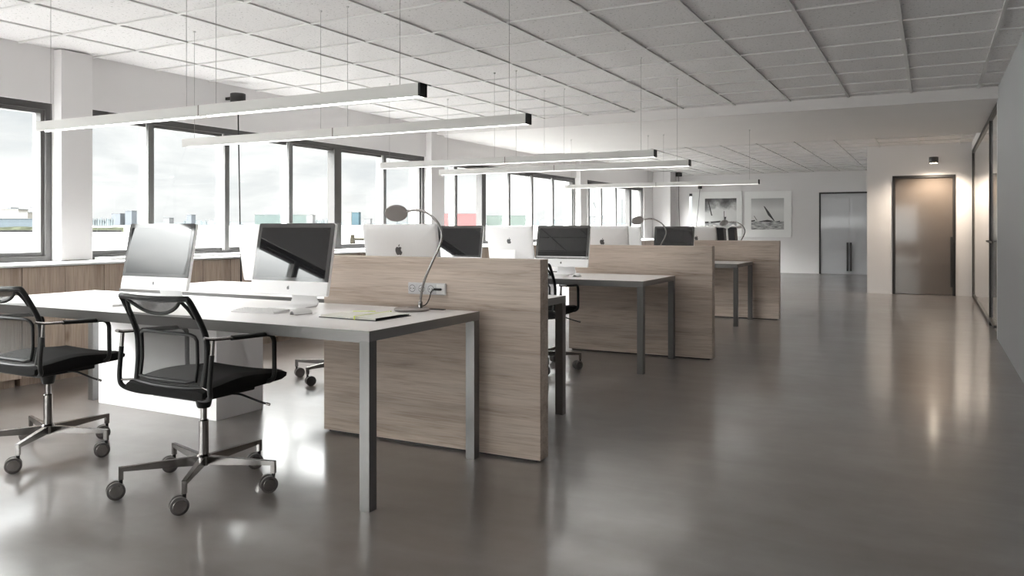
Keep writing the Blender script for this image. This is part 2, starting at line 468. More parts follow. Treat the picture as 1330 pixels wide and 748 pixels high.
for x0, x1, hx in ((bx0 + .04, -1.848, -1.885), (-1.842, bx1, -1.805)):
    lf = MB().box(x0, x1, YB + .02, YB + .06, .008, bz - .04).build('door_leaf', M['doorgrey'], d)
    MB().box(hx - .02, hx + .02, YB - .055, YB - .03, .085, .81).box(hx - .01, hx + .01, YB - .03, YB + .02, .14, .16).box(hx - .01, hx + .01, YB - .03, YB + .02, .74, .76).build('door_handle', M['black'], lf, .003)
FWX = [(-6.0, -3.4), (-3.1, -.5)]
w = MB().box(-6.9, 3.2, YF - .2, YF, 0, .55).box(-6.9, 3.2, YF - .2, YF, 2.2, CEIL + .012)
for a, b_ in ((-6.9, -6.0), (-3.4, -3.1), (-.5, 3.2)): w.box(a, b_, YF - .2, YF, .55, 2.2)
struct('wall_front', w, M['wall'])
for i, (a, b_) in enumerate(FWX):
    y0_, y1_ = YF - .13, YF - .03
    fr = MB().box(a, b_, y0_, y1_, .55, .61).box(a, b_, y0_, y1_, 2.14, 2.2).box(a, a + .05, y0_, y1_, .61, 2.14).box(b_ - .05, b_, y0_, y1_, .61, 2.14)
    root = struct('window_%d' % (8 + i), fr, M['frame'], label='dark framed window behind the camera')
    mx_ = (a + b_) / 2
    MB().box(mx_ - .03, mx_ + .03, y0_, y1_, .61, 2.14).build('mullion', M['frame'], root)
    for q0, q1 in ((a + .05, mx_ - .03), (mx_ + .03, b_ - .05)): MB().box(q0, q1, YF - .085, YF - .08, .61, 2.14).build('pane', M['glass'], root)

# ------------------------------------------------------------------ window counter and cabinets
struct('trim_9', MB().box(XW + .001, -5.865, YF, 19.9, .877, .893), M['white_trim'], bevel=.002, label='white window counter top over the cabinets')
struct('trim_10', MB().box(XW + .001, -6.15, 4.42, 19.9, .893, .913), M['white_trim'], bevel=.002, label='raised white sill strip behind the counter')
c0 = thing('low_cabinet', 'low window-side cabinet with vertical-grain wood doors under the white counter', 'cabinet', (0, 0, 0), 0, 'wooden cabinets along the windows')
MB().box(XW + .01, -5.905, .004, .651, .06, .874).box(XW + .01, -5.94, .02, .635, 0, .06).build('body', M['wood_v'], c0)
for a, b_ in ((.003, .3255), (.3295, .652)):
    MB().box(-5.903, -5.882, a, b_, .065, .872).build('door', M['wood_v'], c0, .0015)
c0.location = (0, 3.512, 0)
kk = -1
n = 0
for kk in list(range(-5, 0)) + list(range(1, 25)):
    dup(c0, (0, 3.512 + .655 * kk, 0))

# ------------------------------------------------------------------ desks, partitions, pedestals
POD = 3.495
NM = ['nearest', 'middle', 'farthest']
X0, X1 = -5.06, -2.03
def make_desk(label, y0, y1, cat='desk'):
    cx, cy = (X0 + X1) / 2, (y0 + y1) / 2
    t = thing('office_desk', label, cat, (cx, cy, 0), 0, 'double office desks')
    hx, hy = (X1 - X0) / 2, (y1 - y0) / 2
    MB().box(-hx + .004, hx - .004, -hy + .004, hy - .004, .70, .74).build('tabletop', M['desktop'], t, .001)
    f = MB()
    f.box(-hx, hx, -hy, -hy + .0035, .697, .7395).box(-hx, hx, hy - .0035, hy, .697, .7395)
    f.box(-hx, -hx + .0035, -hy + .0035, hy - .0035, .697, .7395).box(hx - .0035, hx, -hy + .0035, hy - .0035, .697, .7395)
    f.box(-hx + .0035, hx - .0035, -hy + .0035, -hy + .05, .69, .6995).box(-hx + .0035, hx - .0035, hy - .05, hy - .0035, .69, .6995)
    f.build('edge_frame', M['steel_h'], t)
    for sx in (-1, 1):
        for sy in (-1, 1):
            xa, xb_ = sorted((sx * (hx - .0005), sx * (hx - .051))); ya, yb = sorted((sy * (hy - .0005), sy * (hy - .051)))
            MB().box(xa, xb_, ya, yb, 0, .6965).build('leg', M['steel'], t, .0012)
    return t
d0 = make_desk('nearest double desk with two screens, a gooseneck lamp and open notebook on it', 2.617, 3.515)
d1 = dup(d0, (-3.545, (3.70 + 4.597) / 2, 0), label='desk of the nearest row behind its wooden divider, on the far side')
for p_ in (1, 2):
    dup(d0, (-3.545, 3.066 + POD * p_, 0), label='front desk of the %s row, with steel legs before its wooden divider' % NM[p_])
    dup(d0, (-3.545, (3.70 + 4.597) / 2 + POD * p_, 0), label='rear desk of the %s row, hidden behind its wooden divider' % NM[p_])
pt0 = MB().box(-.687, .687, -.046, .046, .012, 1.005).build('desk_divider', M['wood_h'], None, .0015)
pt0.location = (-2.397, 3.606, 0)
MB().box(-.66, .66, -.03, .03, 0, .012).build('plinth', M['black'], pt0)
tag(pt0, 'nearest thick wooden desk divider with sockets in front', 'divider', 'wooden desk dividers')
for p_ in (1, 2):
    o = dup(pt0, (-2.397, 3.606 + POD * p_, 0), label='%s wooden desk divider%s' % (NM[p_], ', in front of the sailing pictures' if p_ == 2 else ' seen behind the nearest one'))
pd = MB().box(-.55, .55, -.19, .19, 0, .688).build('desk_pedestal', M['pedestal'], None, .002)
pd.location = (-4.363, 3.628, 0)
tag(pd, 'white box pedestal standing under the nearest pair of desks', 'pedestal')
for p_ in (1, 2):
    dup(pd, (-4.363, 3.628 + POD * p_, 0), label='white box pedestal under the %s pair of desks' % NM[p_])

# ------------------------------------------------------------------ all-in-one computers
APPLE = [(0, .62), (.12, .68), (.25, .70), (.36, .64), (.42, .56), (.33, .48), (.29, .36), (.31, .24), (.40, .14), (.46, .11), (.42, -.02), (.33, -.17),
         (.23, -.26), (.12, -.25), (0, -.21), (-.12, -.25), (-.23, -.26), (-.34, -.15), (-.43, .03), (-.47, .22), (-.45, .42), (-.37, .58), (-.25, .68), (-.12, .68)]
LEAF = [(0, .72), (.02, .84), (.10, .95), (.2, .99), (.19, .87), (.11, .76)]
def make_imac(label, loc, rz):
    t = thing('desktop_computer', label, 'computer', loc, rz, 'all-in-one computers on the desks')
    W, Hh, TILT = .264, .382, math.radians(10.5)
    # local panel frame: u across, v up the panel, d depth towards the back
    base = Vector((0, -.055, .072))
    T = Matrix.Translation(base) @ Matrix.Rotation(-TILT, 4, 'X')
    def fn(u, v, d): return T @ Vector((u, d, v))
    def rrect(x0, x1, z0, z1, r, n=4):
        out = []
        for cx, cz, a0 in ((x1 - r, z0 + r, -PI / 2), (x1 - r, z1 - r, 0), (x0 + r, z1 - r, PI / 2), (x0 + r, z0 + r, PI)):
            for i in range(n + 1):
                a = a0 + PI / 2 * i / n; out.append((cx + r * math.cos(a), cz + r * math.sin(a)))
        return out
    rr = rrect(-W, W, 0, Hh, .012)
    # shell with bulging back
    b_ = MB()
    secs = [(0.0035, 1.0, 1.0), (.022, 1.0, 1.0), (.028, .975, .965), (.034, .85, .82), (.039, .6, .55), (.041, .3, .28)]
    rings = []
    for d, sx, sz in secs:
        rings.append([b_.bm.verts.new(fn(u * sx, (v - Hh / 2) * sz + Hh / 2, d)) for u, v in rr])
    for A, B in zip(rings, rings[1:]):
        for j in range(len(A)): b_.bm.faces.new((A[j], A[(j + 1) % len(A)], B[(j + 1) % len(A)], B[j]))
    b_.bm.faces.new(rings[0]); b_.bm.faces.new(rings[-1])
    shell = b_.build('shell', M['imac_white'], t, ang=50)
    MB().prism(rrect(-W, W, 0, .0722, .012), fn, 0, .0034).build('chin', M['imac_white'], t)
    gl = MB().prism([(-W, .0725), (W, .0725)] + [q for q in rrect(-W, W, .1, Hh, .012) if q[1] > .2], fn, 0, .0034).build('screen_glass', M['bezel'], t)
    MB().prism([(-W + .024, .0725 + .018), (W - .024, .0725 + .018), (W - .024, Hh - .024), (-W + .024, Hh - .024)], fn, -.0009, 0).build('display', M['screen'], gl)
    s = .0185
    lg = MB().prism([(u * s, v * s + .032) for u, v in APPLE], fn, -.0006, 0).prism([(u * s, v * s + .032) for u, v in LEAF], fn, -.0006, 0)
    lg.build('logo', M['logo'], t)
    s = .052
    lg = MB().prism([(-u * s, v * s + .215) for u, v in APPLE], fn, .0395, .0418).prism([(-u * s, v * s + .215) for u, v in LEAF], fn, .0395, .0418)
    lg.build('logo', M['logo'], t)
    # L shaped foot
    pr = round_path([(0, -.10, .003), (0, .085, .003), (0, .045, .20)], .035, 7)
    pr2 = [Vector(p) for p in pr]
    f = MB(); rows = []
    hw = .095
    for i, p in enumerate(pr2):
        tt = (pr2[min(i + 1, len(pr2) - 1)] - pr2[max(i - 1, 0)]).normalized(); nn = Vector((0, -tt.z, tt.y)) * .003
        h = hw if p.z < .03 else hw - .008
        rows.append([f.bm.verts.new(Vector((-h, p.y, p.z)) - nn), f.bm.verts.new(Vector((h, p.y, p.z)) - nn), f.bm.verts.new(Vector((h, p.y, p.z)) + nn), f.bm.verts.new(Vector((-h, p.y, p.z)) + nn)])
    for A, B in zip(rows, rows[1:]):
        for j in range(4): f.bm.faces.new((A[j], A[(j + 1) % 4], B[(j + 1) % 4], B[j]))
    f.bm.faces.new(rows[0]); f.bm.faces.new(rows[-1])
    f.build('stand', M['imac_white'], t, ang=30)
    return t
im0 = make_imac('screen at the right seat of the nearest desk, dark display facing the camera', (-3.005, 3.235, .74), 0)
dup(im0, (-3.935, 3.14, .74), math.radians(2), 'leftmost screen, reflecting the bright windows, on the nearest desk')
dup(im0, (-2.79, 3.905, .74), PI, 'white back of a computer rising behind the nearest divider, left of the lamp stem')
dup(im0, (-3.883, 3.945, .74), PI, 'white back of a computer mostly hidden behind the dark nearest screen')
dup(im0, (-4.115, 3.235 + POD, .74), 0, 'left dark screen on the middle row, showing right of the lamp stem')
dup(im0, (-3.0, 3.235 + POD, .74), 0, 'right dark screen on the middle row, keyboard and mouse before it')
dup(im0, (-3.90, 3.90 + POD, .74), PI, 'white computer back with stand between the two dark screens of the middle row')
dup(im0, (-2.865, 3.90 + POD, .74), PI, 'white computer back with apple mark above the middle divider')
dup(im0, (-2.975, 3.235 + 2 * POD, .74), 0, 'black screen showing above the right half of the middle divider')
dup(im0, (-4.1, 3.235 + 2 * POD, .74), 0, 'left screen of the farthest row, hidden behind nearer computers')
dup(im0, (-3.91, 3.90 + 2 * POD, .74), PI, 'narrow strip of a white computer back left of the second gooseneck lamp')
dup(im0, (-2.85, 3.90 + 2 * POD, .74), PI, 'white computer back in the farthest row under the left sailing picture')

# ------------------------------------------------------------------ keyboards, mice
def make_keyboard(label, loc, rz):
    t = thing('keyboard', label, 'keyboard', loc, rz, 'white keyboards')
    def fn(u, v, d): return Vector((d, u, v))
    MB().prism([(-.058, 0), (.058, 0), (.058, .014), (.045, .0135), (-.055, .0045), (-.058, .003)], fn, -.14, .14).build('case', M['alu'], t, .001)
    k_ = MB()
    for r in range(5):
        for c in range(14):
            if r == 0 and 3 <= c <= 8:
                if c == 3: k_.box(-.14 + .007 + 3 * .019, -.14 + .007 + 9 * .019 - .003, -.05, -.034, .0065, .0085)
                continue
            x_ = -.133 + c * .019; y_ = -.05 + r * .0185; z_ = .0065 + r * .0017
            k_.box(x_, x_ + .016, y_, y_ + .0155, z_ - .001, z_ + .0016)
    k_.build('keys', M['key'], t)
    return t
kb = make_keyboard('white keyboard before the right screen of the nearest desk', (-2.99, 2.975, .741), math.radians(2))
dup(kb, (-4.02, 2.86, .741), math.radians(-2), 'white keyboard before the leftmost screen')
dup(kb, (-2.98, 2.95 + POD, .741), 0, 'white keyboard on the middle row desk')
def make_mouse(label, loc, rz):
    t = thing('computer_mouse', label, 'mouse', loc, rz, 'white mice')
    m_ = MB(); rows = []
    for i in range(9):
        a = i / 8; y = -.055 + .11 * a; wv = .031 * math.sin(PI * (.08 + .84 * a)) ** .5; hh = .006 + .024 * math.sin(PI * (.1 + .8 * a)) ** .8
        rows.append([(math.cos(PI * j / 8) * wv, y, .002 + math.sin(PI * j / 8) * hh) for j in range(9)])
    m_.grid(rows)
    bmesh.ops.holes_fill(m_.bm, edges=[e for e in m_.bm.edges if e.is_boundary])
    m_.build('shell', M['white_plastic'], t, ang=60)
    MB().box(-.027, .027, -.048, .048, 0, .0022).build('underside', M['base_grey'], t, .001)
    return t
ms = make_mouse('white mouse right of the keyboard on the nearest desk', (-2.735, 2.99, .741), math.radians(-10))
dup(ms, (-2.74, 2.95 + POD, .741), 0, 'white mouse on the middle row desk')
dup(ms, (-3.74, 2.90, .741), 0, 'white mouse by the leftmost screen')

# ------------------------------------------------------------------ notebook
nb = thing('notebook', 'open notebook with yellow-green elastic band on the nearest desk', 'notebook', (-2.385, 3.045, .741), math.radians(-2))
MB().box(-.172, .172, -.132, .132, 0, .003).build('cover', M['cover'], nb, .001)
pg = MB()
for s_ in (-1, 1):
    rows = []
    for i in range(9):
        a = i / 8; xx = s_ * (.002 + .163 * a); zz = .004 + .011 * (1 - (1 - min(1, a * 3.2)) ** 2) - .003 * a
        rows.append([(xx, -.126, .0031), (xx, -.126, zz), (xx, .126, zz), (xx, .126, .0031)])
    pg.grid(rows)
pg.build('pages', M['paper'], nb, ang=30)
MB().box(.045, .051, -.1335, .1335, .0165, .0175).box(.045, .051, -.1345, -.1335, .0005, .0175).box(.045, .051, .1335, .1345, .0005, .0175).build('elastic_band', M['elastic'], nb)
MB().tube([(-.12, .05, .0147), (-.02, .10, .0152)], .0016, 6).build('ribbon', M['elastic'], nb)

# ------------------------------------------------------------------ gooseneck desk lamp
def make_lamp(label, loc):
    t = thing('desk_lamp', label, 'lamp', loc, 0, 'grey gooseneck desk lamps')
    MB().lathe([(.088, 0), (.09, .003), (.09, .010), (.084, .014), (.02, .015)], (-.04, -.02, 0), 40).build('base', M['base_grey'], t)
    pts = smooth_path([(0, 0, .012), (.003, 0, .07), (.024, 0, .152), (.073, 0, .25), (.119, 0, .336), (.130, 0, .395), (.098, 0, .457), (.033, 0, .501), (-.028, 0, .513), (-.085, 0, .506)], 6)
    MB().tube(pts, .0065, 12).build('gooseneck', M['chrome'], t)
    MB().lathe([(.012, 0), (.011, .03), (.0075, .036)], (0, 0, .013), 20).build('collar', M['chrome'], t)
    # disc head, tilted towards the seat
    nrm = Vector((.40, -.55, -.74)).normalized(); a = nrm.cross(Vector((0, 0, 1))).normalized(); b_ = nrm.cross(a)
    h = Vector((-.150, 0, .497))
    MB().lathe([(.050, -.010), (.0585, -.006), (.0595, 0), (.0585, .003)], h, 40, (a, b_, nrm)).build('lamp_head', M['lamp_grey'], t)
    MB().lathe([(.052, 0.0026), (.052, .0042)], h, 40, (a, b_, nrm)).build('diffuser', M['lamp_grey'], t)
    return t
lp = make_lamp('nearest gooseneck desk lamp with round head, before the strip of sockets', (-2.312, 3.40, .741))
dup(lp, (-2.36, 3.90 + POD, .741), PI * .0, 'second gooseneck lamp, showing behind the middle divider left of a black screen')
dup(lp, (-2.355, 4.0 + 2 * POD, .741), 0, 'farthest gooseneck lamp, in front of the left sailing picture')

# sockets
yf = 3.5595
so = thing('socket_strip', 'grey strip of four sockets on the nearest divider behind the lamp', 'socket', (-2.3735, yf, .84))
MB().box(-.1185, .1185, -.012, 0, -.031, .031).build('plate', M['socket'], so, .003)
for i in range(4):
    xx = -.1185 + .0296 + i * .0592
    ins = MB().box(xx - .026, xx + .026, -.0145, -.012, -.026, .026)
    o = ins.build('socket_insert', M['white_plastic'] if i == 3 else M['socket'], so, .0015)
    if i < 3:
        MB().lathe([(.020, 0), (.020, .0006)], (xx, -.0152, 0), 24, 'y').build('socket_recess', M['socket_dark'], o)
        MB().lathe([(.0165, 0), (.0165, .0006)], (xx, -.0157, 0), 24, 'y').build('socket_face', M['socket'], o)
        MB().lathe([(.003, 0), (.003, .0006)], (xx - .009, -.0162, 0), 10, 'y').lathe([(.003, 0), (.003, .0006)], (xx + .009, -.0162, 0), 10, 'y').build('pin_hole', M['plastic_black'], o)
    else:
        MB().box(xx - .018, xx + .018, -.0153, -.0146, -.001, .001).build('slot', M['socket_dark'], o)
pc = thing('power_cord', 'black plug and cord running from the socket down to the lamp base', 'cord', (-2.285, yf - .016, .84))
MB().box(-.033, .012, -.018, 0, -.006, .006).build('plug', M['plastic_black'], pc, .004)
MB().tube(smooth_path([(-.030, -.009, 0), (-.046, -.014, -.012), (-.049, -.03, -.05), (-.052, -.06, -.078), (-.075, -.10, -.0885), (-.082, -.115, -.0885)], 6), .0028, 8).build('cord', M['plastic_black'], pc)
cs = MB().box(-.115, -.03, -.012, .012, 0, .0035).box(.03, .125, -.014, .014, 0, .0035).build('cable_cover', M['plastic_black'], None, .0015)
cs.location = (-2.345, 3.485, .7402); tag(cs, 'flat black cable cover on the desk behind the lamp base', 'cable cover')

# ------------------------------------------------------------------ office chair
def make_chair(label, loc, rz):
    t = thing('office_chair', label, 'chair', loc, rz, 'black mesh swivel chairs')
    # base
    hub = MB().lathe([(.020, .10), (.030, .105), (.031, .145), (.024, .152)], (0, 0, 0), 28).build('hub', M['chrome'], t)
    MB().lathe([(.021, .148), (.021, .302), (.017, .306)], (0, 0, 0), 24).build('column', M['chrome'], t)
    MB().lathe([(.0135, .300), (.0135, .372)], (0, 0, 0), 20).build('gas_lift', M['chrome'], t)
    MB().lathe([(.026, .36), (.030, .366), (.040, .412), (.034, .425)], (0, 0, 0), 24).build('lift_cover', M['plastic_black'], t)
    for i in range(5):
        a = PI / 2 + i * 2 * PI / 5
        R = Matrix.Rotation(a, 4, 'Z')
        lg = MB(); sec = []
        for (xx, zt, zb, hw) in ((.018, .146, .104, .012), (.34, .137, .118, .0095)):
            sec.append([lg.bm.verts.new(R @ Vector(p)) for p in ((xx, -hw, zb), (xx, hw, zb), (xx, hw, zt), (xx, -hw, zt))])
        for j in range(4): lg.bm.faces.new((sec[0][j], sec[0][(j + 1) % 4], sec[1][(j + 1) % 4], sec[1][j]))
        lg.bm.faces.new(sec[0]); lg.bm.faces.new(sec[1])
        lg.box(.323, .343, -.0095, .0095, .082, .1365, R)
        lo = lg.build('base_arm', M['chrome'], t, .0015)
        # caster swivelled sideways
        th = {0: .5, 1: .9, 2: .7, 3: .7, 4: .6}[i] if True else 0
        C = R @ Vector((.333, 0, 0))
        off = Vector((-.018, -.012, 0))
        cc = C + off; cc.z = .037
        ax = Vector((math.cos(-.55), math.sin(-.55), 0)); b1 = Vector((0, 0, 1)); a1 = b1.cross(ax)
        cs_ = MB()
        for s_ in (-1, 1):
            cs_.lathe([(.030, -.009), (.037, -.007), (.037, .007), (.031, .0095)], cc + ax * (s_ * .0155), 26, (a1, b1, ax))
        co = cs_.build('caster', M['caster'], t)
        MB().lathe([(.027, .0), (.0255, .0012)], cc + ax * .0252, 26, (a1, b1, ax)).build('caster_disc', M['chrome'], co)
        MB().lathe([(.019, -.008), (.019, .008)], cc, 20, (a1, b1, ax)).tube([C + Vector((0, 0, .083)), C + Vector((0, 0, .06)), cc + Vector((0, 0, .01))], .008, 10).build('caster_fork', M['plastic_black'], co)
    # seat cushion: profile along y, with rounded edges and a dish
    s_ = MB(); rows = []
    NY, NX = 14, 14
    hw = .245
    def top(y, x):
        a = (y + .215) / .485
        return .494 + .012 * a + .022 * math.sin(PI * min(1, a * 1.08)) ** 2 * (1 - .4 * a) + .010 * (abs(x) / hw) ** 2
    def bot(y):
        a = (y + .215) / .485
        return .441 + .020 * a
    prof_y = [-.215 + .485 * j / NY for j in range(NY + 1)]
    for j, y in enumerate(prof_y):
        e = min(j, NY - j) / NY; sh = 1 - .03 * (1 - min(1, e * 6)) ** 2
        loop = []
        zt0, zb0 = top(y, 0), bot(y)
        pinch = 1 if 0 < j < NY else .62
        mid = (zt0 + zb0) / 2
        xs = [(-1 + 2 * k_ / NX) for k_ in range(NX + 1)]
        for q in xs: 
            xx = q * hw * sh; zt = top(y, xx); rnd = max(0, abs(q) - .9) * 10
            loop.append((xx, y, mid + (zt - mid) * pinch - .010 * rnd))
        for q in reversed(xs):
            xx = q * hw * sh * .985; rnd = max(0, abs(q) - .9) * 10
            loop.append((xx, y, mid + (zb0 - mid) * pinch + .008 * rnd))
        rows.append([s_.bm.verts.new(Vector(p)) for p in loop])
    L = len(rows[0])
    for A, B in zip(rows, rows[1:]):
        for j in range(L): s_.bm.faces.new((A[j], A[(j + 1) % L], B[(j + 1) % L], B[j]))
    s_.bm.faces.new(rows[0]); s_.bm.faces.new(rows[-1])
    s_.build('seat', M['fabric'], t, ang=50)
    MB().box(-.15, .15, -.15, .16, .424, .452).build('seat_pan', M['plastic_black'], t, .006)
    # back frame (outer loop)
    prof = [(-.185, .492), (-.176, .55), (-.170, .61), (-.174, .694), (-.198, .758), (-.238, .834), (-.262, .872)]
    def py(z):
        for (y0, z0), (y1, z1) in zip(prof, prof[1:]):
            if z <= z1: return y0 + (y1 - y0) * max(0, (z - z0)) / (z1 - z0)
        return prof[-1][0]
    sp = smooth_path([(0, a, b_) for a, b_ in prof], 4)
    def hwid(z): return .205 + .010 * math.sin(PI * (z - .49) / .38)
    def bow(x): return -.030 * (1 - (x / .21) ** 2)          # back shell bows rearwards in the middle
    rp = [(hwid(p.z), p.y, p.z) for p in sp]
    topbar = [(x_, py(.872) + bow(x_) * .6 + 0.0, .872 - .004 * (1 - (x_ / .2) ** 2)) for x_ in [.2 - .4 * i / 10 for i in range(1, 10)]]
    lp_ = [(-x_, y, z) for x_, y, z in reversed(rp)]
    botbar = [(x_, -.185 + bow(x_) * .5, .492 - .006 * (1 - (x_ / .2) ** 2)) for x_ in [-.2 + .4 * i / 10 for i in range(1, 10)]]
    MB().tube(rp + topbar + lp_ + botbar, .0128, 10, True).build('back_frame', M['plastic_black'], t, ang=60)
    # mesh surface
    def surf(zs, xsf, dy=0, n=12):
        rows_ = []
        for z in zs:
            h_ = xsf(z); rows_.append([(h_ * (-1 + 2 * i / n), py(z) + bow(h_ * (-1 + 2 * i / n)) * (.6 if z > .6 else .55) + dy, z) for i in range(n + 1)])
        return rows_
    cut_z = .815
    zs = [.495 + (.80 - .495) * i / 12 for i in range(13)]
    mm = MB(); mm.grid(surf(zs, lambda z: hwid(z) - .006)); mm.build('back_mesh', M['mesh'], t, ang=80)
    # yoke: swooping curve under the head bar, with its darker mesh pad
    sw = []
    for i in range(25):
        u = -1 + 2 * i / 24; x_ = u * .165; z = .862 - .060 * (1 - abs(u) ** 2.3)
        sw.append((x_, py(z) + bow(x_) * .6 - .003, z))
    side_r = [(.165 + .030 * math.sin(PI / 2 * i / 5), 0, .862 - .075 * i / 5) for i in range(1, 6)]
    side_r = [(x_, py(z) + bow(x_) * .6 - .003, z) for x_, _, z in side_r]
    side_l = [(-x_, y, z) for x_, y, z in reversed(side_r)]
    MB().tube(side_l + sw + side_r, .0078, 8).build('back_yoke', M['plastic_black'], t, ang=60)
    pm = MB(); rr_ = []
    for i in range(25):
        x_, y, z = sw[i]
        rr_.append([(x_, py(z + (.872 - z) * k_ / 4) + bow(x_) * .6, z + (.870 - z) * k_ / 4) for k_ in range(5)])
    pm.grid(rr_); pm.build('head_mesh', M['mesh2'], t, ang=80)
    # inner frame
    def ip(x_, z): return (x_, py(z) + bow(x_) * .6 - .006, z)
    inn = [ip(.172, z) for z in (.522, .56, .60, .65, .69)] + [ip(.165, .708), ip(.145, .716)] + [ip(x_, .718) for x_ in (.1, .05, 0, -.05, -.1)] + [ip(-.145, .716), ip(-.165, .708)] + [ip(-.172, z) for z in (.69, .65, .60, .56, .522)] + [ip(x_, .516) for x_ in (-.12, -.06, 0, .06, .12)]
    MB().tube(inn, .0074, 8, True).build('inner_frame', M['plastic_black'], t, ang=60)
    # arms
    for sx in (-1, 1):
        X_ = sx * .280
        lo = [(sx * .05, -.10, .432), (sx * .19, -.17, .440), (X_ * .985, -.205, .462), (X_, -.218, .50), (X_, -.205, .64)]
        ar = MB().tube(round_path(lo, .05, 6), .0105, 12).build('armrest', M['plastic_black'], t, ang=60)
        MB().tube([(X_, -.205, .635), (X_, -.200, .700)], .0085, 12).build('arm_post', M['chrome'], ar, ang=60)
        MB().tube(round_path([(X_ - sx * .010, -.235, .713), (X_, -.205, .705), (X_, -.10, .700)], .02, 4), .010, 12, flat=.7).build('arm_tip', M['chrome'], ar, ang=60)
        MB().tube(round_path([(X_, -.101, .700), (X_, .145, .690), (X_, .148, .478), (sx * .20, .145, .468)], .045, 7), .0105, 12).build('arm_loop', M['plastic_black'], ar, ang=60)
        MB().tube([(X_, -.215, .495), (sx * .20, -.187, .50)], .005, 8).build('bracket', M['chrome'], ar, ang=60)
    lv = MB().tube(round_path([(.10, .0, .432), (.20, .02, .435), (.30, .05, .402), (.325, .057, .397)], .02, 4), .005, 8).build('height_lever', M['plastic_black'], t, ang=60)
    MB().tube([(.322, .056, .398), (.338, .060, .394)], .0065, 8).build('lever_tip', M['chrome'], lv, ang=60)
    return t
M['caster'] = simple('caster_grey', (.12, .112, .108), .3, .4, var=.1)
ch = make_chair('right-hand black mesh swivel chair at the nearest desk', (-2.885, 2.53, 0), 0)
dup(ch, (-4.04, 2.545, 0), 0, 'left-hand black mesh swivel chair, cut by the picture edge')
dup(ch, (-4.08, 4.86, 0), PI, 'swivel chair behind the nearest desks, only its casters showing by the divider')
dup(ch, (-2.85, 4.95, 0), PI, 'swivel chair hidden behind the nearest wooden divider')
dup(ch, (-2.885, 2.53 + POD - .02, 0), 0, 'swivel chair at the middle desk, arm showing past the nearest divider')
dup(ch, (-4.04, 2.54 + POD, 0), 0, 'swivel chair at the left seat of the middle desk')

# ------------------------------------------------------------------ pendant linear lights
def make_pendant(label, y, top):
    t = thing('pendant_light', label, 'light', (-3.5, y, 1.764), 0, 'linear pendant lights over the desks')
    for a, b_ in ((-1.43, -.004), (.004, 1.425)):
        s_ = MB().box(a, b_, -.028, .028, .012, .060).box(a, b_, -.028, -.024, 0, .012).box(a, b_, .024, .028, 0, .012).build('housing', M['lamp_body'], t, .001)
        MB().box(a + .004, b_ - .004, -.0235, .0235, .0085, .0118).build('diffuser', M['diffuser'], s_)
        for x_ in (a + .10 if a < -1 else a + .10, b_ - .12):
            MB().tube([(x_, 0, .0605), (x_, 0, top - 1.764)], .0013, 6).build('suspension_wire', M['wire'], s_)
            MB().lathe([(.008, -.012), (.010, 0)], (x_, 0, top - 1.764 - .001), 12).build('ceiling_fixing', M['grid'], s_)
    MB().box(-.0038, .0038, -.029, .029, .0, .0605).build('joint', M['base_grey'], t)
    MB().box(1.4255, 1.437, -.029, .029, .0, .061).build('end_cap', M['plastic_black'], t)
    return t
make_pendant('nearest and highest in view of the long white pendant lights', 3.06, CEIL)
make_pendant('second long white pendant light, over the rear desk of the nearest row', 4.15, CEIL)
make_pendant('third pendant light, over the front desk of the middle row', 3.06 + POD, CEIL)
make_pendant('fourth pendant light, over the rear desk of the middle row', 4.15 + POD, CEIL)
make_pendant('farthest and lowest in view of the pendant lights, below the bulkhead', 4.15 + 2 * POD, 2.506)

# ------------------------------------------------------------------ black canopies with hanging cords
def make_canopy(label, loc, r, h, pts, bracket=None):
    t = thing('cord_canopy', label, 'light fitting', loc, 0, 'black cylinders with hanging cords')
    MB().lathe([(r * .97, 0), (r, .004), (r, h - .004), (r * .97, h)], (0, 0, 0), 28).build('canopy', M['black'], t)
    MB().tube([(0, 0, 0)] + pts, .0065, 8).build('cord', M['plastic_black'], t)
    if bracket: MB().box(*bracket).build('bracket', M['black'], t, .002)
make_canopy('large black cylinder by the window wall with a long cord hanging to the floor', (-6.2, 5.865, 2.435), .075, .085,
            [(.3, -.2575, -1.217), (.6, -.515, -2.434)], (-.168, -.06, -.01, .01, .03, .06))
make_canopy('black ceiling cylinder with slanting cord near the far wall', (-5.84, 20.5, 2.52), .085, .10, [(.03, -.1, -.8), (.14, -.2, -2.519)])
make_canopy('small black cylinder on the far wall left of the pictures, cord slanting left', (-5.62, 21.80, 2.25), .055, .085, [(-.04, -.05, -.6), (-.20, -.2, -2.249)], (-.01, .01, .05, .099, .03, .06))

# wall spotlight over the taupe door
dl = thing('wall_spotlight', 'small black cylindrical spotlight over the taupe door', 'spotlight', (.031, 15.35, 2.272))
MB().lathe([(.070, 0), (.072, .004), (.072, .10), (.068, .104)], (0, 0, 0), 28, caps=True).build('housing', M['black'], dl)
MB().box(-.012, .012, .06, YD - 15.35 - .001, .04, .07).build('bracket', M['black'], dl)
MB().lathe([(.055, -.003), (.055, -.0005)], (0, 0, 0), 24).build('lens', M['warm'], dl)
ld = bpy.data.lights.new('spot_lamp', 'SPOT'); ld.energy = 130; ld.color = (1, .86, .70); ld.spot_size = math.radians(160); ld.spot_blend = .7; ld.shadow_soft_size = .06
lo = bpy.data.objects.new('spot_lamp', ld); COL.objects.link(lo); lo.parent = dl; lo.location = (0, 0, -.05)

